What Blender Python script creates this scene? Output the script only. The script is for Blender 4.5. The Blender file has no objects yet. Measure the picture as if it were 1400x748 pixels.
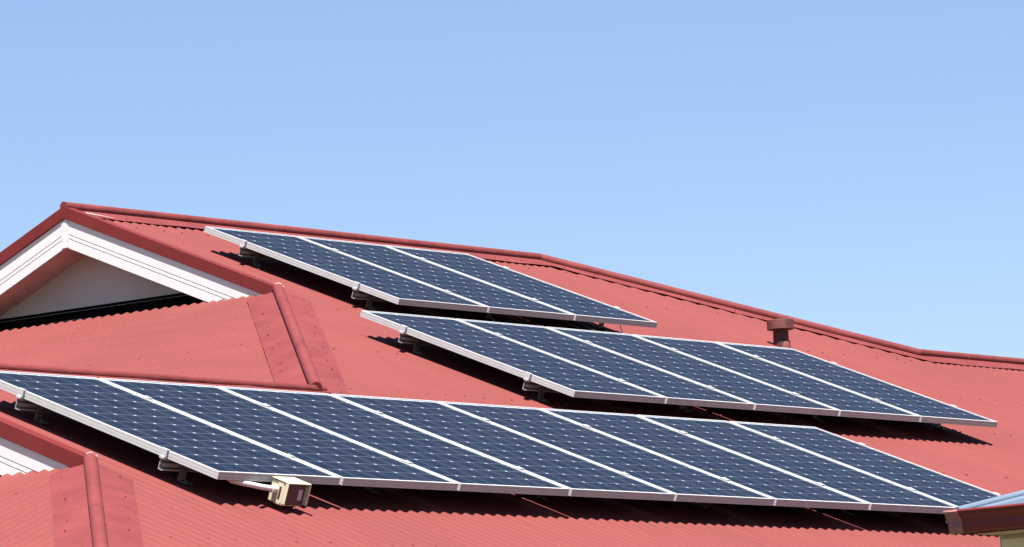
import bpy, math, random
from mathutils import Vector, Matrix
random.seed(7)
R = math.radians
sc = bpy.context.scene
col = sc.collection

# ------------------------------------------------------------------ camera, sky, sun, exposure
TH = R(21.7); CT, ST = math.cos(TH), math.sin(TH); TT = math.tan(TH)
cd = bpy.data.cameras.new('camera'); co = bpy.data.objects.new('camera', cd); col.objects.link(co)
cd.sensor_width = 36; cd.lens = 173.7404; cd.clip_start = 0.5; cd.clip_end = 6000
co.matrix_world = Matrix(((0.6340, -0.0642, -0.7707, -15.5203), (-0.7721, -0.1092, -0.6260, -15.7822),
                          (-0.0439, 0.9919, -0.1188, 1.75), (0, 0, 0, 1)))
sc.camera = co

TOSUN = Vector((-0.300, -0.268, 0.916)).normalized()
wd = bpy.data.worlds.new('World'); sc.world = wd; wd.use_nodes = True
wn = wd.node_tree.nodes; wl = wd.node_tree.links
for n in list(wn): wn.remove(n)
sky = wn.new('ShaderNodeTexSky'); sky.sky_type = 'NISHITA'; sky.sun_disc = False
sky.sun_elevation = math.asin(TOSUN.z); sky.sun_rotation = math.atan2(TOSUN.x, TOSUN.y)
sky.altitude = 0; sky.air_density = 1.0; sky.dust_density = 0.1; sky.ozone_density = 6.0
bg = wn.new('ShaderNodeBackground'); bg.inputs[1].default_value = 0.0505
wo = wn.new('ShaderNodeOutputWorld')
wb = wn.new('ShaderNodeVectorMath'); wb.operation = 'MULTIPLY'; wb.inputs[1].default_value = (1.05, 0.965, 0.995)   # white balance of the sky light
wl.new(sky.outputs[0], wb.inputs[0]); wl.new(wb.outputs[0], bg.inputs[0]); wl.new(bg.outputs[0], wo.inputs[0])
sd = bpy.data.lights.new('sun', 'SUN'); sd.energy = 5.0; sd.angle = R(0.5); sd.color = (1, 0.955, 0.90)
so = bpy.data.objects.new('sun', sd); col.objects.link(so)
so.rotation_euler = TOSUN.to_track_quat('Z', 'Y').to_euler(); so.location = TOSUN * 60
vs = sc.view_settings
vs.view_transform = 'Standard'; vs.look = 'None'; vs.exposure = 1.54; vs.gamma = 1; vs.use_curve_mapping = False
sc.cycles.max_bounces = 6; sc.cycles.diffuse_bounces = 1

# ------------------------------------------------------------------ materials
def principled(name):
    m = bpy.data.materials.new(name); m.use_nodes = True
    nt = m.node_tree
    return m, nt.nodes, nt.links, nt.nodes['Principled BSDF']

def plain(name, c, rough=0.5, metal=0.0, spec=0.5, var=0.08, scale=9.0, bump=0.0, bscale=60):
    m, N, L, b = principled(name)
    tc = N.new('ShaderNodeTexCoord')
    nz = N.new('ShaderNodeTexNoise'); nz.inputs['Scale'].default_value = scale; nz.inputs['Detail'].default_value = 6
    L.new(tc.outputs['Object'], nz.inputs['Vector'])
    mr = N.new('ShaderNodeMapRange'); mr.inputs[1].default_value = 0.3; mr.inputs[2].default_value = 0.7
    mr.inputs[3].default_value = 1 - var; mr.inputs[4].default_value = 1 + var
    L.new(nz.outputs['Fac'], mr.inputs[0])
    mx = N.new('ShaderNodeVectorMath'); mx.operation = 'SCALE'; mx.inputs[0].default_value = c
    L.new(mr.outputs[0], mx.inputs['Scale']); L.new(mx.outputs[0], b.inputs['Base Color'])
    b.inputs['Roughness'].default_value = rough; b.inputs['Metallic'].default_value = metal
    b.inputs['Specular IOR Level'].default_value = spec
    if bump:
        n2 = N.new('ShaderNodeTexNoise'); n2.inputs['Scale'].default_value = bscale; n2.inputs['Detail'].default_value = 4
        L.new(tc.outputs['Object'], n2.inputs['Vector'])
        bp = N.new('ShaderNodeBump'); bp.inputs['Strength'].default_value = bump; bp.inputs['Distance'].default_value = 0.01
        L.new(n2.outputs['Fac'], bp.inputs['Height']); L.new(bp.outputs[0], b.inputs['Normal'])
    return m

def roof_paint(name, c, stretch, dirt=0.10, rough=0.6, bump=0.25, bs=7, spec=0.25):
    """chalky faded paint: broad fading, streaks down the sheet, small stains and pale scuffs"""
    m, N, L, b = principled(name)
    tc = N.new('ShaderNodeTexCoord')
    mp = N.new('ShaderNodeMapping'); mp.inputs['Scale'].default_value = stretch
    L.new(tc.outputs['Object'], mp.inputs['Vector'])
    def noise(scale, det, vec, lo, hi, a, bb):
        n = N.new('ShaderNodeTexNoise'); n.inputs['Scale'].default_value = scale; n.inputs['Detail'].default_value = det
        L.new(vec, n.inputs['Vector'])
        r = N.new('ShaderNodeMapRange'); r.inputs[1].default_value = lo; r.inputs[2].default_value = hi
        r.inputs[3].default_value = a; r.inputs[4].default_value = bb
        L.new(n.outputs['Fac'], r.inputs[0]); return r.outputs[0]
    f1 = noise(0.7, 3, tc.outputs['Object'], 0.3, 0.7, 0.93, 1.06)
    f2 = noise(5.0, 5, mp.outputs[0], 0.3, 0.7, 1 - dirt * 0.6, 1 + dirt * 0.5)
    f3 = noise(22.0, 3, tc.outputs['Object'], 0.66, 0.78, 1.0, 1 - dirt * 1.6)
    p1 = N.new('ShaderNodeMath'); p1.operation = 'MULTIPLY'; L.new(f1, p1.inputs[0]); L.new(f2, p1.inputs[1])
    p2 = N.new('ShaderNodeMath'); p2.operation = 'MULTIPLY'; L.new(p1.outputs[0], p2.inputs[0]); L.new(f3, p2.inputs[1])
    sv = N.new('ShaderNodeVectorMath'); sv.operation = 'SCALE'; sv.inputs[0].default_value = c
    L.new(p2.outputs[0], sv.inputs['Scale'])
    mx = N.new('ShaderNodeMix'); mx.data_type = 'RGBA'
    f4 = noise(31.0, 2, tc.outputs['Object'], 0.72, 0.80, 0.0, 0.30)
    L.new(f4, mx.inputs[0]); L.new(sv.outputs[0], mx.inputs[6]); mx.inputs[7].default_value = (0.25, 0.12, 0.11, 1)
    L.new(mx.outputs[2], b.inputs['Base Color'])
    b.inputs['Roughness'].default_value = rough; b.inputs['Specular IOR Level'].default_value = spec; b.inputs['Diffuse Roughness'].default_value = 0.0
    n2 = N.new('ShaderNodeTexNoise'); n2.inputs['Scale'].default_value = bs; n2.inputs['Detail'].default_value = 3
    L.new(tc.outputs['Object'], n2.inputs['Vector'])
    bp = N.new('ShaderNodeBump'); bp.inputs['Strength'].default_value = bump; bp.inputs['Distance'].default_value = 0.01
    L.new(n2.outputs['Fac'], bp.inputs['Height']); L.new(bp.outputs[0], b.inputs['Normal'])
    return m

RED = (0.146, 0.0315, 0.0275)
M_roof = roof_paint('faded red roof paint', RED, (4, 0.4, 1))
M_roofh = roof_paint('faded red hip paint', RED, (4, 0.4, 1), 0.12)
M_cap = roof_paint('faded red capping paint', (0.150, 0.0345, 0.034), (1, 1, 1), 0.26, 0.6, 0.7, 11, 0.08)
M_barge = roof_paint('red barge paint', (0.128, 0.0150, 0.0135), (1, 1, 1), 0.14, 0.5)
M_screw = plain('roof screw paint', (0.16, 0.04, 0.035), 0.5)
M_seal = plain('weathered sealant', (0.5, 0.42, 0.39), 0.7, var=0.25, scale=40)
M_white = plain('white board paint', (0.56, 0.56, 0.555), 0.45, var=0.025, scale=4)
M_wallw = plain('gable lining paint', (0.47, 0.405, 0.40), 0.7, var=0.08, scale=3)
M_soff = plain('roof-bounce soffit paint', (0.74, 0.47, 0.42), 0.7, var=0.18, scale=5)  # reddish base carries the red light bounced up from the roof
M_flash = plain('shade-black apron flashing', (0.005, 0.004, 0.004), 0.95, 0.0, 0.02)  # near-black stands in for the shade under the gable overhang
M_alu = plain('anodised aluminium', (0.385, 0.385, 0.38), 0.5, 0.0, 0.15, var=0.05, scale=14)
M_rail = plain('mill aluminium rail', (0.30, 0.30, 0.295), 0.45, 0.0, 0.5, var=0.08, scale=20)
M_foot = plain('dark roof foot metal', (0.13, 0.125, 0.12), 0.6, var=0.15, scale=30)  # darker than the rail metal
M_back = plain('shade-darkened backsheet', (0.012, 0.012, 0.012), 0.8)  # normally white; coloured dark to deepen the shade under the panels
M_cream = plain('cream plastic', (0.50, 0.46, 0.32), 0.45, var=0.07, scale=18)
M_dark = plain('dark cover plastic', (0.045, 0.028, 0.028), 0.4)
M_grey = plain('grey sticker', (0.35, 0.33, 0.36), 0.5)
M_pvc = plain('white conduit plastic', (0.52, 0.47, 0.46), 0.4)
M_cable = plain('black cable sheath', (0.02, 0.018, 0.018), 0.5)
M_vent = plain('weathered red vent paint', (0.10, 0.025, 0.02), 0.7, var=0.5, scale=22)
M_pipe = plain('cap-shaded weathered pipe paint', (0.05, 0.012, 0.010), 0.7, var=0.5, scale=25)  # colour darkened for the shade the vent cap throws on the pipe
M_boot = plain('faded vent boot', (0.15, 0.037, 0.032), 0.7, var=0.25, scale=14)
M_blue = plain('blue grey metal roofing', (0.14, 0.18, 0.235), 0.38, 0.15, 0.5, var=0.05, scale=3)
M_gut = plain('dark red gutter paint', (0.115, 0.0065, 0.006), 0.5, var=0.12, scale=8)
M_gutp = plain('sunlit tint gutter end', (0.22, 0.09, 0.085), 0.55, var=0.25, scale=25)  # paler than the gutter: a sunlit patch put into the colour
M_soffb = plain('beige soffit lining', (0.5, 0.38, 0.28), 0.7, var=0.1)
M_hwall = plain('house wall render', (0.45, 0.38, 0.3), 0.85, var=0.1)

def brick_mat():
    m, N, L, b = principled('cream brick')
    tc = N.new('ShaderNodeTexCoord')
    sx = N.new('ShaderNodeSeparateXYZ'); L.new(tc.outputs['Object'], sx.inputs[0])
    ad = N.new('ShaderNodeMath'); ad.operation = 'ADD'; L.new(sx.outputs[0], ad.inputs[0]); L.new(sx.outputs[1], ad.inputs[1])
    cb = N.new('ShaderNodeCombineXYZ'); L.new(ad.outputs[0], cb.inputs[0]); L.new(sx.outputs[2], cb.inputs[1])
    br = N.new('ShaderNodeTexBrick'); br.inputs['Scale'].default_value = 1
    br.inputs['Brick Width'].default_value = 0.24; br.inputs['Row Height'].default_value = 0.086
    br.inputs['Mortar Size'].default_value = 0.009
    br.inputs['Color1'].default_value = (0.74, 0.64, 0.46, 1); br.inputs['Color2'].default_value = (0.66, 0.57, 0.41, 1)
    br.inputs['Mortar'].default_value = (0.40, 0.34, 0.24, 1)
    L.new(cb.outputs[0], br.inputs['Vector']); L.new(br.outputs[0], b.inputs['Base Color'])
    b.inputs['Roughness'].default_value = 0.9
    return m
M_brick = brick_mat()

PW, PL, FT = 0.7845, 1.58, 0.035           # panel width, length, frame thickness
def cell_mat():
    m, N, L, b = principled('solar cells under glass')
    tc = N.new('ShaderNodeTexCoord'); sx = N.new('ShaderNodeSeparateXYZ'); L.new(tc.outputs['Object'], sx.inputs[0])
    def mth(op, a, c=None, d=None):
        n = N.new('ShaderNodeMath'); n.operation = op
        for i, v in enumerate((a, c, d)):
            if v is None: continue
            if isinstance(v, (int, float)): n.inputs[i].default_value = v
            else: L.new(v, n.inputs[i])
        return n.outputs[0]
    px, py = 0.1258, 0.1278
    mx_, my_ = (PW - 6 * px) / 2, (PL - 12 * py) / 2
    gx = mth('DIVIDE', mth('SUBTRACT', sx.outputs[0], mx_), px)
    gy = mth('DIVIDE', mth('SUBTRACT', mth('MULTIPLY', sx.outputs[1], -1), my_), py)
    ax = mth('MULTIPLY', mth('ABSOLUTE', mth('SUBTRACT', mth('FRACT', gx), 0.5)), px)
    ay = mth('MULTIPLY', mth('ABSOLUTE', mth('SUBTRACT', mth('FRACT', gy), 0.5)), py)
    gap = mth('MAXIMUM', mth('GREATER_THAN', ax, px / 2 - 0.0012), mth('GREATER_THAN', ay, py / 2 - 0.0013))
    dia = mth('GREATER_THAN', mth('ADD', ax, ay), (px + py) / 2 - 0.0092)
    outx = mth('MAXIMUM', mth('LESS_THAN', gx, 0), mth('GREATER_THAN', gx, 6))
    outy = mth('MAXIMUM', mth('LESS_THAN', gy, 0), mth('GREATER_THAN', gy, 12))
    white = mth('MAXIMUM', mth('MAXIMUM', mth('MULTIPLY', gap, 0.42), dia), mth('MAXIMUM', outx, outy))
    bus = mth('MULTIPLY', mth('LESS_THAN', mth('ABSOLUTE', mth('SUBTRACT', ax, 0.031)), 0.0009), 0.12)
    fac = mth('MAXIMUM', white, bus)
    # every cell its own tone
    cb = N.new('ShaderNodeCombineXYZ'); L.new(mth('FLOOR', gx), cb.inputs[0]); L.new(mth('FLOOR', gy), cb.inputs[1])
    oi = N.new('ShaderNodeObjectInfo'); L.new(mth('MULTIPLY', oi.outputs['Random'], 91.0), cb.inputs[2])
    wn_ = N.new('ShaderNodeTexWhiteNoise'); L.new(cb.outputs[0], wn_.inputs['Vector'])
    tone = mth('MULTIPLY_ADD', wn_.outputs['Value'], 0.22, 0.89)
    sv = N.new('ShaderNodeVectorMath'); sv.operation = 'SCALE'; sv.inputs[0].default_value = (0.0050, 0.0086, 0.0175)
    L.new(tone, sv.inputs['Scale'])
    mx = N.new('ShaderNodeMix'); mx.data_type = 'RGBA'
    L.new(fac, mx.inputs[0]); L.new(sv.outputs[0], mx.inputs[6]); mx.inputs[7].default_value = (0.34, 0.37, 0.41, 1)
    # thin uneven dust film
    nz = N.new('ShaderNodeTexNoise'); nz.inputs['Scale'].default_value = 4; nz.inputs['Detail'].default_value = 5
    L.new(tc.outputs['Object'], nz.inputs['Vector'])
    df = N.new('ShaderNodeMapRange'); df.inputs[1].default_value = 0.35; df.inputs[2].default_value = 0.75
    df.inputs[3].default_value = 0.0; df.inputs[4].default_value = 0.015; L.new(nz.outputs['Fac'], df.inputs[0])
    m2 = N.new('ShaderNodeMix'); m2.data_type = 'RGBA'
    L.new(df.outputs[0], m2.inputs[0]); L.new(mx.outputs[2], m2.inputs[6]); m2.inputs[7].default_value = (0.28, 0.25, 0.23, 1)
    L.new(m2.outputs[2], b.inputs['Base Color'])
    b.inputs['Roughness'].default_value = 0.3; b.inputs['IOR'].default_value = 1.12
    b.inputs['Specular IOR Level'].default_value = 0.5
    return m
M_cell = cell_mat()

# ------------------------------------------------------------------ mesh helpers
class MB:
    """collects shapes; build() links them as ONE mesh object"""
    def __init__(s): s.v = []; s.f = []; s.m = []; s.smooth = []
    def add(s, vs_, fs, mi=0, sm=False):
        o = len(s.v); s.v += [Vector(p) for p in vs_]
        for f in fs: s.f.append([o + i for i in f]); s.m.append(mi); s.smooth.append(sm)
    def box(s, x0, x1, y0, y1, z0, z1, mi=0):
        s.add([(x0,y0,z0),(x1,y0,z0),(x1,y1,z0),(x0,y1,z0),(x0,y0,z1),(x1,y0,z1),(x1,y1,z1),(x0,y1,z1)],
              [(3,2,1,0),(4,5,6,7),(0,1,5,4),(1,2,6,5),(2,3,7,6),(3,0,4,7)], mi)
    def hexa(s, pts, mi=0):   # 8 points: bottom ring then top ring
        s.add(pts, [(3,2,1,0),(4,5,6,7),(0,1,5,4),(1,2,6,5),(2,3,7,6),(3,0,4,7)], mi)
    def sweep(s, rings, closed=True, caps=True, mi=0, sm=False):
        n = len(rings[0]); vs_ = [p for r in rings for p in r]; fs = []
        for k in range(len(rings) - 1):
            for i in range(n if closed else n - 1):
                j = (i + 1) % n
                fs.append((k*n+i, k*n+j, (k+1)*n+j, (k+1)*n+i))
        s.add(vs_, fs, mi, sm)
        if caps and closed:
            s.add(rings[0], [tuple(range(n))[::-1]], mi); s.add(rings[-1], [tuple(range(n))], mi)
    def tube(s, pts, r, n=10, mi=0, sm=True):
        pts = [Vector(p) for p in pts]; rings = []
        for i, p in enumerate(pts):
            d = (pts[min(i+1, len(pts)-1)] - pts[max(i-1, 0)]).normalized()
            a = d.orthogonal().normalized() if i == 0 else (a - d * a.dot(d)).normalized()
            b = d.cross(a); rr = r[i] if isinstance(r, (list, tuple)) else r
            rings.append([p + (a*math.cos(t) + b*math.sin(t)) * rr for t in (2*math.pi*k/n for k in range(n))])
        s.sweep(rings, mi=mi, sm=sm)
    def build(s, name, mats, parent=None, bevel=0, flat=False):
        me = bpy.data.meshes.new(name)
        off = parent_origin(parent)
        me.from_pydata([tuple(p) for p in s.v], [], s.f)
        if off is not None: me.transform(off)
        for mm in (mats if isinstance(mats, (list, tuple)) else [mats]): me.materials.append(mm)
        me.polygons.foreach_set('material_index', s.m); me.polygons.foreach_set('use_smooth', s.smooth)
        me.update()
        o = bpy.data.objects.new(name, me); col.objects.link(o)
        if parent: o.parent = parent
        if bevel:
            bv = o.modifiers.new('bevel', 'BEVEL'); bv.width = bevel; bv.segments = 2; bv.limit_method = 'ANGLE'
        return o

LOCAL = {}   # roots whose parts are written in the root's own axes
def parent_origin(p):
    """parts are written in scene axes unless their thing has its own axes"""
    if p is None: return None
    r = p
    while r.parent: r = r.parent
    if r.name in LOCAL: return None
    return Matrix.Translation(-r.location)

def tag(o, label, cat, group=None):
    o['label'] = label; o['category'] = cat
    if group: o['group'] = group
    return o
def thing(name, loc, label, cat, group=None, rot=None):
    o = bpy.data.objects.new(name, None); o.empty_display_size = 0.2; col.objects.link(o)
    o.location = loc
    if rot: o.rotation_euler = rot; LOCAL[o.name] = 1
    return tag(o, label, cat, group)
def copy_tree(o, parent=None):
    c = o.copy(); col.objects.link(c)
    if parent: c.parent = parent
    else: LOCAL[c.name] = 1
    for ch in list(o.children): copy_tree(ch, c)
    return c

Z0 = 3.9313
U = Vector((1, 0, 0)); V = Vector((0, -CT, -ST)); NM = Vector((0, -ST, CT))
def PM(u, v, h=0.0): return U*u + V*v + NM*h + Vector((0, 0, Z0))     # on the big roof slope: along, down, out
NB = Vector((0, ST, CT))
NH = Vector((-ST, 0, CT))                                             # hip ends, facing -X

# ------------------------------------------------------------------ ground
g = MB(); g.add([(-400,-400,0),(400,-400,0),(400,400,0),(-400,400,0)], [(0,1,2,3)])
go = g.build('ground', plain('dry lawn', (0.10, 0.10, 0.05), 0.95, var=0.3, scale=0.5)); go['kind'] = 'structure'

# ------------------------------------------------------------------ the house
house = thing('brick_house', (5, 0, 0), 'house with faded red corrugated metal roof and white gable boards under the solar panels', 'house')

RU = 5.215                     # upper gable plane
RV = -4.77                     # upper ridge line (v)
LV = -0.60                     # lower ridge line
U2 = -0.215                    # lower gable plane
EAVE = 2.75
YR, ZR = -RV*CT, Z0 - RV*ST    # ridge in plan / height
YL, ZL = -LV*CT, Z0 - LV*ST
def hip1u(v): return 4.165 - (v + 1.86) * CT
def hip1v(u): return -1.86 - (u - 4.165) / CT
def hip2v(u): return 1.56 - (u + 0.70) / CT
HR = (9.62, RV, 11.30, -2.79)  # right hip: u0, v0, u1, v1
def hipRv(u): return HR[1] + (u - HR[0]) * (HR[3] - HR[1]) / (HR[2] - HR[0])
PITCH, AMP = 0.0762, 0.0062
def wave(a): return -AMP + AMP * math.cos(2*math.pi*a/PITCH)

def corrugated(mb, fn, segs, nper=12, rows=10):
    """fn(a, b, h) -> point; segs: (a0, a1, top(a), bottom(a)) with b from top down to bottom"""
    for a0, a1, top, bot in segs:
        n = max(2, int(round((a1 - a0) / PITCH * nper)))
        vs_ = []; fs = []
        for i in range(n + 1):
            a = a0 + (a1 - a0) * i / n
            t, b_ = top(a), bot(a)
            sh = math.floor(a / (PITCH*10) + 0.37)
            lift = 0.0009 * math.sin(sh * 12.9898 + 1) 
            for j in range(rows + 1):
                b = t + (b_ - t) * j / rows
                wob = 0.0012 * math.sin(b * 2.1 + sh * 1.7) + 0.0008 * math.sin(a * 1.3 + b * 3.7)
                vs_.append(fn(a, b, wave(a) + lift + wob))
        for i in range(n):
            for j in range(rows):
                k = i*(rows+1) + j
                fs.append((k, k+1, k+rows+2, k+rows+1))
        mb.add(vs_, fs, 0, True)
def screw(mb, p, nrm, mi=1, r=0.0055):
    nrm = nrm.normalized(); a = nrm.orthogonal().normalized(); b = nrm.cross(a)
    mb.sweep([[p + (a*math.cos(t)+b*math.sin(t))*rr + nrm*hh for t in (math.pi*k/3 for k in range(6))]
              for rr, hh in ((r*1.4, -0.004), (r*1.4, 0.0015), (r, 0.002), (r*0.9, 0.0055))], mi=mi)

mb = MB()
corrugated(mb, PM, [(-1.77, U2, lambda u: hip2v(u), lambda u: EAVE),
                    (U2, 3.0, lambda u: LV, lambda u: EAVE),
                    (3.0, RU, lambda u: max(hip1v(u), RV), lambda u: EAVE),
                    (RU, HR[0], lambda u: RV, lambda u: EAVE),
                    (HR[0], HR[2], hipRv, lambda u: EAVE),
                    (HR[2], 17.0, lambda u: HR[3], lambda u: EAVE)])
def topv(u):
    if u < U2: return hip2v(u)
    if u < 3.0: return LV
    if u < RU: return hip1v(u)
    if u < HR[0]: return RV
    return max(RV, min(HR[3], hipRv(u)))
for v in (-4.42, -3.55, -2.62, -1.6, -0.69, 0.35, 1.25, 2.16):
    k = int(-1.5 / PITCH)
    while k * PITCH < 16.5:
        u = k * PITCH
        if topv(u) + 0.26 < v and (u < U2 - 0.1 or u > U2 + 0.12):
            screw(mb, PM(u, v + random.uniform(-0.012, 0.012), 0.0), NM)
        k += random.choice((2, 3, 3, 5))
slope = mb.build('roof_slope', [M_roof, M_screw], house)

# hip ends: local coordinates a = y, b = x (plan), on plane through the hip line
def hip_plane(k):              # plane z = zk + tan*(x) with x - y = k on the hip and the big slope above it
    # on the hip: x = y + k, z = Z0 + y*tan (big slope) -> z = Z0 + (x - k)*tan
    def fn(y, x, h):
        return Vector((x, y, Z0 + (x - k) * TT)) + NH * h
    return fn
K1 = 4.165 - 1.86*CT           # x - y on the upper hip
K2 = -0.70 + 1.56*CT
H1 = hip_plane(K1); H2 = hip_plane(K2)
mb = MB()
XT1 = RU + 0.004
ya, yb = XT1 - K1, YR + (YR - (XT1 - K1))
def h1top(y):
    if y < ya: return y + K1
    if y > yb: return (2*YR - y) + K1
    return XT1
corrugated(mb, H1, [(YL, ya, h1top, lambda y: YL + K1 - (y - YL) - 0.001), (ya, yb, h1top, lambda y: YL + K1 - (y - YL)),
                    (yb, yb + 2.0, h1top, lambda y: YL + K1 - (y - YL))])
for x in (4.95, 4.1, 3.2, 2.3):
    k = int(YL / PITCH)
    while k * PITCH < 7.5:
        y = k * PITCH
        if h1top(y) - 0.3 > x and x > YL + K1 - (y - YL) + 0.2: screw(mb, H1(y, x + random.uniform(-0.01, 0.01), 0), NH)
        k += random.choice((2, 3, 3, 5))
hipend = mb.build('roof_slope', [M_roofh, M_screw], house)
mb = MB()
XT2 = U2 + 0.004
ya2 = XT2 - K2; YEAVE = -EAVE*CT
def h2top(y): return y + K2 if y < ya2 else (XT2 if y < 2*YL - ya2 else 2*YL - y + K2)
corrugated(mb, H2, [(YEAVE, ya2, h2top, lambda y: YEAVE + K2 - 0.001), (ya2, 2*YL - ya2, h2top, lambda y: YEAVE + K2),
                    (2*YL - ya2, 2*YL - YEAVE, h2top, lambda y: YEAVE + K2 - 0.001)])
for x in (-0.55, -1.05, -1.5):
    k = int(YEAVE / PITCH)
    while k * PITCH < 3:
        y = k * PITCH
        if h2top(y) - 0.28 > x: screw(mb, H2(y, x + random.uniform(-0.01, 0.01), 0), NH)
        k += random.choice((2, 3, 3, 5))
hipend2 = mb.build('roof_slope', [M_roofh, M_screw], house)

# slopes that face away from the photograph
def flat(pts, nrm, th=0.012):
    m = MB(); n = len(pts); pts = [Vector(p) for p in pts]
    m.sweep([[p - nrm*th for p in pts], pts]); return m
m = flat([(RU, YR, ZR), (HR[0], YR, ZR), (HR[0] + 5.0, YR + 5.0, ZR - 5*TT), (RU - 5.0 + 2.2, YR + 5.0, ZR - 5*TT), (RU, YR + 2.0, ZR - 2*TT)], NB)
m.build('roof_slope', M_roof, house)
EX = HR[2]; yE = -HR[3]*CT; zE = Z0 - HR[3]*ST
m = flat([(HR[0], YR, ZR), (EX, yE, zE), (EX + 1.2, yE + 1.6, zE - 0.65), (HR[0] + 5.0, YR + 5.0, ZR - 5*TT)], Vector((ST, 0, CT)))
m.build('roof_slope', M_roof, house)
m = flat([(EX, yE, zE), (17, yE, zE), (17, yE + 5.0, zE - 5*TT), (EX + 4.0, yE + 5.0, zE - 5*TT)], NB); m.build('roof_slope', M_roof, house)
m = flat([(U2, YL, ZL), (YL + K1, YL, ZL), (YL + K1 - 3, YL + 3, ZL - 3*TT), (U2, YL + 3, ZL - 3*TT)], NB); m.build('roof_slope', M_roof, house)

# ridge and hip cappings: a roll with a flange lying on each slope
def capping(name, p0, p1, nA, nB, parent, wA=0.18, wB=0.18, lift=0.005, screws=True, taper=0.0, r=0.029, sink=0.0, seg=0.12, m0=None, m1=None):
    """m0 / m1: direction of the neighbouring capping at that end, for a mitred joint"""
    p0, p1 = Vector(p0), Vector(p1); d = (p1 - p0).normalized(); ln = (p1 - p0).length
    fA = nA.cross(d); fB = nB.cross(d)
    up = (nA + nB).normalized()
    side = d.cross(up).normalized()
    if fA.dot(side) < 0: fA = -fA
    if fB.dot(side) > 0: fB = -fB
    ns = max(3, int(ln / seg)); m = MB(); rings = []
    ts = sorted(set([ln*k/ns for k in range(ns + 1)] + ([taper*k/4 for k in range(5)] if taper else [])))
    for t in ts:
        q = p0 + d * t
        w1 = 0.0016 * math.sin(t*7.3 + 1) + 0.0012*math.sin(t*17.1); w2 = 0.0016 * math.sin(t*6.1 + 2) + 0.0012*math.sin(t*19.7 + 1)
        wb = wB if t >= taper or not taper else 0.045 + (wB - 0.045) * t / taper
        ring = [q + fA*wA + nA*(lift - 0.0012 + w1), q + fA*(wA + 0.001) + nA*(lift + w1), q + fA*(wA*0.6) + nA*(lift + 0.003 + w1*1.6),
                q + fA*0.034 + nA*(lift + 0.003)]
        cc = q + up * (0.021 + lift - sink)
        for i in range(13):
            a = math.radians(-38 + i * (256 / 12))
            ring.append(cc + side * (math.cos(a) * r) + up * (math.sin(a) * r))
        ring += [q + fB*0.034 + nB*(lift + 0.003), q + fB*(max(0.036, wb*0.6)) + nB*(lift + 0.003 + w2*1.6), q + fB*(wb + 0.001) + nB*(lift + w2), q + fB*wb + nB*(lift - 0.0012 + w2)]
        for jp, md, te in ((p0, m0, 0.0), (p1, m1, ln)):
            if md is not None and abs(t - te) < 1e-6:
                nn = (d + md).normalized()
                ring = [x + d * ((jp - x).dot(nn) / d.dot(nn)) for x in ring]
        rings.append(ring)
    # flange edges flat, flange faces and roll smooth, so that each fold stays crisp
    for a_, b_, f_ in ((0, 2, False), (1, 4, True), (3, 5, False), (4, 17, True), (16, 18, False), (17, 20, True), (19, 21, False)): m.sweep([r_[a_:b_] for r_ in rings], closed=False, sm=f_)
    for q, e, md in ((p0, 0, m0), (p1, 1, m1)):      # closed roll ends
        if md is not None: continue
        cc = q + up * (0.021 + lift - sink)
        ring = [cc + side*(math.cos(a)*r) + up*(math.sin(a)*r) for a in (2*math.pi*i/16 for i in range(16))]
        m.add(ring, [tuple(range(16)) if e else tuple(range(16))[::-1]])
    if screws:
        t = 0.16
        while t < ln - 0.1:
            for f_, n_ in ((fA, nA), (fB, nB)):
                ww = (wA if f_ is fA else wB) - 0.05
                screw(m, p0 + d*(t + random.uniform(-.03, .03)) + f_*(ww + random.uniform(-.01, .01)) + n_*(lift + 0.004), n_, r=0.0036)
            t += 0.2286 * random.choice((1, 2))
    return m.build(name, [M_cap, M_screw], parent)
NE = Vector((math.sin(TH), 0, math.cos(TH)))
ra, rb = Vector((RU + 0.005, YR + 0.015, ZR + 0.006)), Vector((HR[0], YR - 0.02, ZR - 0.006))
rc, rd = Vector((HR[2], yE, zE)), Vector((17, yE, zE))
dab, dbc, dcd = (rb - ra).normalized(), (rc - rb).normalized(), (rd - rc).normalized()
capping('ridge_cap', ra, rb, NM, NB, slope, sink=0.009, m1=dbc)
capping('hip_cap', rb, rc, NM, NE, slope, sink=0.009, m0=dab, m1=dcd)
capping('ridge_cap', rc, rd, NM, NB, slope, sink=0.009, m0=dbc)
h1a = PM(RU - 0.03, hip1v(RU - 0.03)); h1b = PM(hip1u(LV) - 0.01, hip1v(hip1u(LV) - 0.01))
capping('hip_cap', h1a, h1b, NH, NM, slope, taper=0.10, r=0.031, sink=0.007)
capping('ridge_cap', (U2 - 0.02, YL, ZL), (hip1u(LV) + 0.06, YL, ZL), NM, NB, slope, wA=0.06, screws=False, r=0.023, sink=0.019)
h2a = PM(U2 - 0.01, hip2v(U2 - 0.01)); h2b = PM(-1.77, hip2v(-1.77))
capping('hip_cap', h2a, h2b, NH, NM, slope, taper=0.16, r=0.031, sink=0.007)

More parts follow.
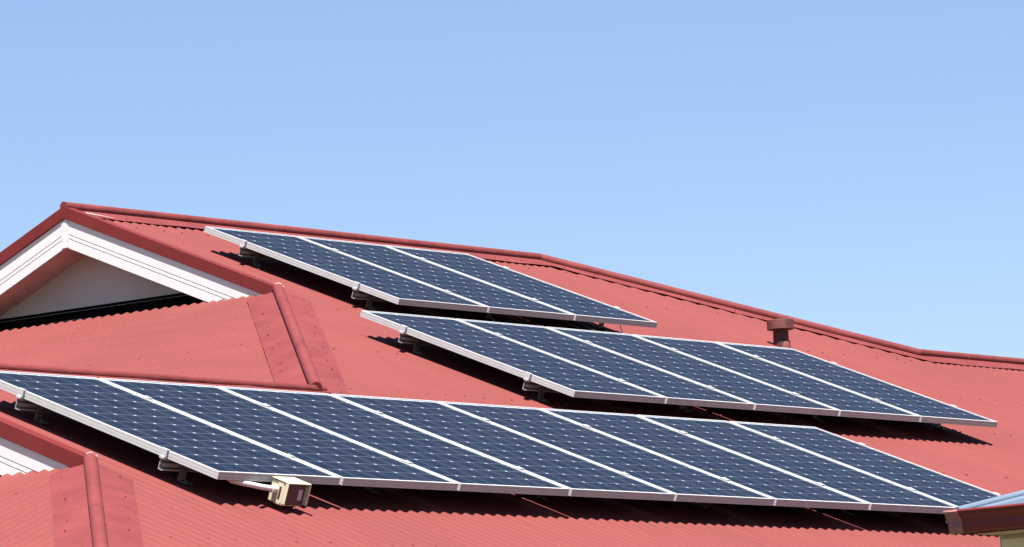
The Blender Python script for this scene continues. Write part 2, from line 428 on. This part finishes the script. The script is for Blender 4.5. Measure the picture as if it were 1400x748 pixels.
# sealant left on the capping: a smeared patch by the apex and a crinkled bead round each hip cap end
m = MB(); L_, R_ = [], []
for i in range(15):
    t = i / 14; c_ = PM(RU + 0.085 + 0.17*t, RV + 0.092 + 0.072*t, 0.0115)
    w_ = (0.016 if t < 0.35 else 0.009) * random.uniform(0.45, 1.3) * (0.3 + 0.7*math.sin(math.pi*min(1, t*1.6 + 0.15)) if t < 0.3 else 1.0 - 0.55*t)
    L_.append(c_ + V*w_ + U*random.uniform(-.004, .004)); R_.append(c_ - V*w_*random.uniform(0.6, 1.1))
m.sweep([[l, r_, r_ + NM*0.003, l + NM*0.003] for l, r_ in zip(L_, R_)], sm=False); m.build('sealant', M_seal, slope)
for q, dd in ((h1a, (h1b-h1a).normalized()), (h2a, (h2b-h2a).normalized())):
    up = (NH + NM).normalized(); sd_ = dd.cross(up); m = MB(); pts = []; rad = []
    for i in range(19):
        a = 1.1 + i * 2.3 / 18; k_ = 0.029 + random.uniform(-.003, .003)
        pts.append(q - dd*random.uniform(0.001, 0.006) + up*(0.019 + k_*math.sin(a)) + sd_*(k_*math.cos(a))); rad.append(random.choice((0.0015, 0.003, 0.0055)) * random.uniform(0.7, 1.2))
    m.tube(pts, rad, 7); m.build('sealant', M_seal, slope)

# gable ends: barge capping, white boards, soffit, lining wall
def gable(gu, yr, zr, length, wall_depth, wall_h, xover):
    n_side = {-1: NM, 1: NB}
    boards = {}
    for sgn in (-1, 1):
        dn = Vector((0, sgn*CT, -ST)); n = n_side[sgn]
        A = Vector((0, yr, zr))
        def P(x, t, h): return A + dn*t + n*h + Vector((x, 0, 0))
        def tm(h): return -h*TT                                    # mitre at the vertical through the apex
        def bar(name, prof, mat, L_=length, par=house, mi=0):
            m = MB(); m.sweep([[P(x, tm(h), h) for x, h in prof], [P(x, L_, h) for x, h in prof]] if sgn < 0 else
                              [[P(x, L_, h) for x, h in prof], [P(x, tm(h), h) for x, h in prof]])
            return m.build(name, mat, par)
        bar('barge_cap', [(gu-0.012, 0.019), (gu-0.012, -0.046), (gu-0.002, -0.050), (gu-0.008, -0.044), (gu-0.008, 0.015), (gu+0.062, 0.015), (gu+0.066, 0.001), (gu+0.068, 0.003), (gu+0.064, 0.018)], M_barge, L_=length - 0.03)
        g1, g2 = -0.127, -0.150
        bar('barge_board', [(gu, -0.030), (gu, g1), (gu+0.006, g1-0.001), (gu+0.006, g1-0.0045), (gu, g1-0.0055), (gu, g2), (gu+0.006, g2-0.001), (gu+0.006, g2-0.0045), (gu, g2-0.0055),
                            (gu, -0.206), (gu+0.020, -0.206), (gu+0.020, -0.030)], M_white, L_=length + 0.12)
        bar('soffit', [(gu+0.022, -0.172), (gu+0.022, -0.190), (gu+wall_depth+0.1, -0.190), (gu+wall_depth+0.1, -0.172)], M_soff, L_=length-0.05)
    # apex cover strip and joint
    m = MB(); zt = zr - 0.055/CT
    m.sweep([[(x, yr+0.030, zt - 0.030*TT), (x, yr-0.024, zt - 0.024*TT), (x, yr-0.024, zr - 0.200/CT - 0.024*TT), (x, yr+0.030, zr - 0.200/CT - 0.030*TT)] for x in (gu-0.004, gu-0.0005)])
    for dy in (-0.017, 0.022):
        for dz in (0.085, 0.125, 0.185): m.tube([(gu - 0.0035, yr + dy, zr - dz), (gu - 0.0055, yr + dy, zr - dz)], 0.0022, 8, 1)
    m.build('apex_cover', [M_white, M_foot], house)
    m = MB(); xw = gu + wall_depth
    hw = 2.2
    m.sweep([[(x, yr, zr-0.16), (x, yr+hw, zr-0.16-hw*TT), (x, yr+hw, zr-wall_h-0.4), (x, yr-hw, zr-wall_h-0.4), (x, yr-hw, zr-0.16-hw*TT)] for x in (xw, xw+0.05)])
    m.build('gable_wall', M_wallw, house)
    # shade-coloured apron behind the top of the hip end
    return xw
xw1 = gable(RU, YR, ZR, hip1v(RU) - RV, 0.265, 0.6, 0)
xw2 = gable(U2, YL, ZL, hip2v(U2) - LV, 0.265, 0.6, 0)
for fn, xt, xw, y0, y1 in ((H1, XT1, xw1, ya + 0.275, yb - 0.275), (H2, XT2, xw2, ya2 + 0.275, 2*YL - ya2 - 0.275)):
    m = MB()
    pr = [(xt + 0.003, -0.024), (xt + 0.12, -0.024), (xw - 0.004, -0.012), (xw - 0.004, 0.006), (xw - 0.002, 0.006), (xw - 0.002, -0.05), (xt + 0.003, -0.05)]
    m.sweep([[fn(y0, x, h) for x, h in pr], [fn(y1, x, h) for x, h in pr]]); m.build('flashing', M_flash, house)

# walls, fascia and gutter below the picture
def wallbox(x0, x1, y0, y1, z1): 
    m = MB(); m.box(x0, x1, y0, y1, 0, z1); return m.build('wall', M_hwall, house)
ze = Z0 - EAVE*ST
wallbox(-1.2, 16.6, YEAVE + 0.5, YEAVE + 0.72, ze - 0.03)
wallbox(-1.42, -1.2, YEAVE + 0.5, 3.6, ze - 0.12)
m = MB(); m.box(-1.8, 16.9, YEAVE + 0.03, YEAVE + 0.05, ze - 0.2, ze - 0.02); m.build('fascia', M_white, house)
m = MB(); pr = [(0.028, -0.01), (0.028, -0.10), (-0.05, -0.10), (-0.085, -0.03), (-0.085, -0.015), (-0.08, -0.015), (-0.047, -0.095), (0.024, -0.095), (0.024, -0.01)]
m.sweep([[(x, YEAVE + y, ze + z) for y, z in pr] for x in (-1.8, 16.9)]); m.build('gutter', M_barge, house)

# vent pipe through the roof near the right hip
vb = PM(9.66, -2.70)
vent = MB(); vent.tube([vb + Vector((0, 0, z)) for z in (-0.06, 0.02, 0.08, 0.13)], [0.050, 0.050, 0.049, 0.049], 24)
vp = vent.build('vent_pipe', M_pipe, house)
m = MB(); m.tube([vb + Vector((0, 0, z)) for z in (0.104, 0.106, 0.108, 0.164, 0.167, 0.168)], [0.050, 0.083, 0.086, 0.085, 0.082, 0.02], 28, sm=False); m.build('vent_cap', M_vent, vp)
m = MB(); m.tube([vb + Vector((0.006, -0.012, z)) for z in (-0.08, 0.0, 0.025, 0.040, 0.048)], [0.050, 0.048, 0.045, 0.036, 0.02], 20); m.build('vent_flashing', M_boot, vp)

# ------------------------------------------------------------------ solar panels (axes: along, up the slope, out)
ROT = (TH, 0, 0)
W = 0.8035; GAP = W - PW
HB = 0.099                      # height of the panel underside over the crests
rows = [('upper', 5.608, -4.0125, 3), ('middle', 4.840, -2.0258, 5), ('front', 0.0, 0.0, 8)]
ordinal = ['leftmost', 'second', 'third', 'fourth', 'fifth', 'sixth', 'seventh', 'eighth']
where = {'upper': 'short upper row under the ridge', 'middle': 'middle row of five', 'front': 'long front row of eight'}
extra = {('upper', 0): 'leftmost blue solar panel of the short upper row, its end frame facing the gable',
         ('upper', 1): 'centre blue solar panel of the three in the short upper row',
         ('upper', 2): 'rightmost blue solar panel of the three in the short upper row',
         ('middle', 0): 'leftmost blue solar panel of the middle row, its silver side frame in full view',
         ('middle', 2): 'central blue solar panel of the middle row of five',
         ('middle', 4): 'rightmost blue solar panel of the middle row, just below the vent pipe',
         ('front', 0): 'leftmost blue solar panel of the front row, above the cream isolator box',
         ('front', 7): 'rightmost blue solar panel of the front row, partly behind the neighbouring gutter'}
def make_panel(label):
    root = thing('solar_panel', (0, 0, 0), label, 'solar panel', 'solar panels on the red roof', ROT)
    m = MB(); lip = 0.011
    # side profile (distance in from the outer face, height) with two shallow grooves
    prof = [(0, 0), (0, 0.009), (0.0012, 0.0095), (0.0012, 0.0110), (0, 0.0115), (0, 0.0235), (0.0012, 0.0240), (0.0012, 0.0255), (0, 0.026), (0, FT - 0.0006), (0.0006, FT), (lip, FT), (lip, FT - 0.0035), (0.0025, FT - 0.0045), (0.0025, 0.002), (0.022, 0.002), (0.022, 0)]
    for corner0, corner1, ix, iy in (((0, 0), (0, -PL), 1, 0), ((PW, -PL), (PW, 0), -1, 0), ((0, -PL), (PW, -PL), 0, 1), ((PW, 0), (0, 0), 0, -1)):
        ra, rb = [], []
        dx, dy = (corner1[0]-corner0[0]), (corner1[1]-corner0[1]); l = math.hypot(dx, dy); dx /= l; dy /= l
        for d_, z in prof:
            ra.append((corner0[0] + ix*d_ + dx*d_, corner0[1] + iy*d_ + dy*d_, z)); rb.append((corner1[0] + ix*d_ - dx*d_, corner1[1] + iy*d_ - dy*d_, z))
        m.sweep([ra, rb])
    m.build('frame', M_alu, root)
    m = MB(); e = 0.0027; zt, zb = FT - 0.0036, FT - 0.0080
    m.add([(e, -PL+e, zt), (PW-e, -PL+e, zt), (PW-e, -e, zt), (e, -e, zt)], [(0, 1, 2, 3)], 0)
    m.add([(e, -PL+e, zb), (PW-e, -PL+e, zb), (PW-e, -e, zb), (e, -e, zb)], [(3, 2, 1, 0)], 1)
    m.build('cell_sheet', [M_cell, M_back], root)
    return root
proto = None
for rn, u0, v0, n in rows:
    for k in range(n):
        lab = extra.get((rn, k)) or '%s blue solar panel from the left in the %s' % (ordinal[k], where[rn])
        if rn == 'middle' and k == 3: lab = 'fourth blue solar panel from the left in the middle row, second from its right end'
        if proto is None: o = proto = make_panel(lab)
        else: o = copy_tree(proto); o['label'] = lab
        jit = 0.0012
        o.location = PM(u0 + k*W + random.uniform(-jit, jit), v0 + random.uniform(-jit, jit), HB + random.uniform(0, 0.0008))

# ------------------------------------------------------------------ rails with feet and clamps
RH = 0.055
def make_rail(u0, v, n, label):
    x0, x1 = -0.007, n*W - GAP + 0.007
    root = thing('mounting_rail', PM(u0, v, 0), label, 'mounting rail', 'aluminium rails under the panels', ROT)
    zb, zt = HB - RH - 0.001, HB - 0.001
    t = 0.0036; hw = 0.014
    m = MB()   # open extrusion: web on the upslope side, three shelves, lipped slot at the front
    m.box(x0, x1, hw - t, hw, zb, zt)
    for za, zc in ((zb, zb + t), (zb + 0.024, zb + 0.024 + t), (zt - t, zt)): m.box(x0, x1, -hw, hw - t - 0.0002, za, zc)
    for za, zc in ((zb + t + .0002, zb + 0.008), (zb + 0.018, zb + 0.0238), (zb + 0.0268, zb + 0.034), (zt - 0.010, zt - t - 0.0002)): m.box(x0 + .0005, x1 - .0005, -hw, -hw + t, za, zc)
    m.build('rail_bar', M_rail, root)
    nf = max(2, int((x1 - x0) / 1.15) + 1)
    for i in range(nf):
        xx = 0.10 + (x1 - 0.16 - 0.10) * i / (nf - 1)
        f_ = MB(); f_.box(xx, xx + 0.045, -hw - 0.0055, -hw - 0.0005, 0.001, zb + 0.036); f_.box(xx, xx + 0.045, -hw - 0.055, -hw - 0.0056, 0.001, 0.006)
        f_.tube([(xx + 0.022, -hw - 0.034, 0.005), (xx + 0.022, -hw - 0.034, 0.013)], 0.008, 6); f_.tube([(xx + 0.022, -hw - 0.004, zb + 0.021), (xx + 0.022, -hw - 0.014, zb + 0.021)], 0.008, 6)
        f_.build('roof_foot', M_foot, root, 0.0012)
    for s_, xe in ((-1, -0.0005), (1, n*W - GAP + 0.0005)):
        c_ = MB()
        a, b = sorted((xe, xe + s_*0.013)); c_.box(a, b, -0.020, 0.020, zt + 0.0005, HB + FT + 0.0005)
        a, b = sorted((xe - s_*0.007, xe + s_*0.013)); c_.box(a, b, -0.020, 0.020, HB + FT + 0.0010, HB + FT + 0.0045)
        a, b = sorted((xe + s_*0.0135, xe + s_*0.021)); c_.box(a, b, -0.018, 0.010, zt - 0.003, zt + 0.009)
        c_.build('end_clamp', M_alu, root, 0.001)
    for k in range(1, n):
        c_ = MB(); xc = k*W - GAP/2
        c_.box(xc - 0.008, xc + 0.008, -0.02, 0.02, zt + 0.0005, HB + FT + 0.001); c_.box(xc - 0.017, xc + 0.017, -0.02, 0.02, HB + FT + 0.0015, HB + FT + 0.0050)
        c_.tube([(xc, 0, HB + FT + 0.004), (xc, 0, HB + FT + 0.010)], 0.006, 6)
        c_.build('mid_clamp', M_alu, root, 0.0008)
for rn, u0, v0, n in rows:
    make_rail(u0, v0 + 0.33, n, 'upper aluminium rail carrying the %s of solar panels' % where[rn])
    make_rail(u0, v0 + 1.25, n, 'lower aluminium rail carrying the %s of solar panels' % where[rn])

# ------------------------------------------------------------------ isolator box, conduit, cables
iso = thing('isolator_box', PM(0.336, 1.585, 0), 'cream plastic isolator box with dark cover hung on the front row lower frame', 'switch box', None, ROT)
# axes x along, y up the slope (negative = toward the eave), z out
def slab(name, x0, x1, y0, y1, z0, z1, mat, par, bev=0.002):
    m = MB(); m.box(x0, x1, y0, y1, z0, z1); return m.build(name, mat, par, bev)
body = slab('body', 0.0, 0.125, -0.042, -0.003, 0.022, 0.122, M_cream, iso, 0.004)
slab('lid', -0.003, 0.128, -0.088, -0.0425, 0.020, 0.124, M_cream, iso, 0.004)
sh = MB(); sh.box(-0.006, 0.136, -0.112, -0.004, 0.1245, 0.1285); sh.box(0.1285, 0.136, -0.112, -0.004, 0.03, 0.1243); sh.box(-0.0055, -0.0035, -0.108, -0.09, 0.03, 0.1243)
sh.build('rain_hood', M_cream, iso, 0.0012)
cov = slab('cover', 0.006, 0.122, -0.094, -0.0883, 0.026, 0.120, M_dark, iso, 0.002)
slab('sticker', 0.082, 0.108, -0.0955, -0.0942, 0.050, 0.098, M_grey, cov, 0)
slab('latch_slot', -0.0042, -0.0031, -0.070, -0.058, 0.045, 0.100, M_dark, iso, 0)
for zz in (0.028, 0.114):
    slab('corner_screw', -0.0040, -0.0031, -0.084, -0.078, zz - 0.003, zz + 0.003, M_dark, iso, 0)
m = MB(); pts = [PM(0.338, 1.625, 0.052), PM(0.25, 1.612, 0.050), PM(0.12, 1.578, 0.052), PM(-0.02, 1.53, 0.053), PM(-0.02 + 0.02, 1.40, 0.054)]
pts = [PM(0.338, 1.622, 0.080), PM(0.26, 1.607, 0.083), PM(0.17, 1.575, 0.088), PM(0.125, 1.55, 0.090), PM(0.16, 1.49, 0.088), PM(0.42, 1.30, 0.06)]
m.tube(pts, 0.0125, 12); m.tube([PM(0.335, 1.622, 0.080), PM(0.31, 1.618, 0.0806)], 0.0165, 12)
tag(m.build('conduit', M_pvc), 'short white conduit running from the cream isolator box under the front row', 'conduit')
def cable(pts, r, label):
    m = MB(); P = [PM(*q) for q in pts]; out = []
    for i in range(len(P) - 1):
        p_, q_ = P[max(i-1, 0)], P[min(i+2, len(P)-1)]
        for k in range(6):
            t = k / 6; a, b = P[i], P[i+1]
            out.append(0.5*((2*a) + (b - p_)*t + (2*p_ - 5*a + 4*b - q_)*t*t + (3*a - p_ - 3*b + q_)*t**3))
    out.append(P[-1]); m.tube(out, r, 6); tag(m.build('cable', M_cable), label, 'cable')
cable([(7.30, -2.55, 0.09), (7.42, -2.40, 0.05), (7.58, -2.36, 0.055), (7.66, -2.44, 0.09)], 0.004, 'loop of black cable hanging below the right end of the upper row')
cable([(7.2, -2.6, 0.08), (7.5, -2.32, 0.012), (7.75, -2.26, 0.01), (7.86, -2.02, 0.008)], 0.004, 'black cable lying on the red roof between the upper and middle rows')

# ------------------------------------------------------------------ neighbouring building in the corner
XN, YN, ZN = 2.575, -3.585, 3.205
ph = R(9.6)
gar = thing('neighbouring_building', (XN + 2.5, YN - 3, 0), 'cream brick building with blue grey metal roof and dark red gutter at right', 'building')
m = MB(); m.box(XN + 0.24, XN + 0.46, -10, YN - 0.02, 0, ZN - 0.10); m.box(XN + 0.465, XN + 5, YN - 0.24, YN - 0.02, 0, ZN - 0.10)
m.build('wall', M_brick, gar)
m = MB(); m.box(XN + 0.005, XN + 0.5, -10, YN - 0.012, ZN - 0.098, ZN - 0.085); m.build('soffit', M_soffb, gar)
m = MB(); m.box(XN - 0.012, XN + 0.0, -10, YN - 0.01, ZN - 0.10, ZN - 0.005); m.build('fascia', M_gut, gar)
pr = [(-0.014, 0.0), (-0.014, -0.094), (-0.066, -0.098), (-0.078, -0.090), (-0.086, -0.066), (-0.084, -0.048), (-0.092, -0.034), (-0.104, -0.024), (-0.110, -0.012), (-0.121, -0.010), (-0.124, -0.002), (-0.118, 0.006), (-0.108, 0.004),
      (-0.106, -0.008), (-0.098, -0.020), (-0.080, -0.046), (-0.080, -0.064), (-0.074, -0.086), (-0.062, -0.092), (-0.019, -0.089), (-0.019, 0.0)]
m = MB(); m.sweep([[(XN + x, y, ZN + z) for x, z in pr] for y in (-10, YN + 0.02)]); gt = m.build('gutter', M_gut, gar)
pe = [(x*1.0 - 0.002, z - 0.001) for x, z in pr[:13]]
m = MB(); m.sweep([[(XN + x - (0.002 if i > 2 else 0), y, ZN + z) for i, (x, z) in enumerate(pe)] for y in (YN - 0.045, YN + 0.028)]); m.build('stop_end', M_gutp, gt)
def PB(x, y, h=0): return Vector((XN + x*math.cos(ph), y, ZN - 0.004 + x*math.sin(ph))) + Vector((-math.sin(ph), 0, math.cos(ph)))*h
m = MB()
n = 0
ys = []; y = YN - 0.01
prof = []
while y > -10:      # tray profile: flat pans with low ribs
    for dy, h in ((0.0, 0.0), (0.17, 0.0), (0.178, 0.024), (0.192, 0.024), (0.20, 0.0)): prof.append((y - dy, h))
    y -= 0.2002
m.sweep([[PB(x, yy, h) for yy, h in prof] for x in (-0.09, 1.2, 2.6)], closed=False)
bs = m.build('roof_slope', M_blue, gar)
m = MB(); rr = []
for x in (-0.085, 0.6, 1.3, 2.6):
    ring = [PB(x, YN + 0.045, -0.03), PB(x, YN + 0.047, 0.012), PB(x, YN + 0.012, 0.018)]
    for i in range(9):
        a = math.radians(200 - i*27.5); ring.append(PB(x, YN - 0.02 + 0.02*math.cos(a) * 1, 0.020 + 0.018*math.sin(a)))
    ring += [PB(x, YN - 0.06, 0.018), PB(x, YN - 0.115, 0.018), PB(x, YN - 0.117, 0.004)]
    rr.append(ring)
m.sweep(rr, closed=False, sm=True); m.add(rr[0][3:12], [tuple(range(9))]); m.build('verge_cap', M_blue, bs)
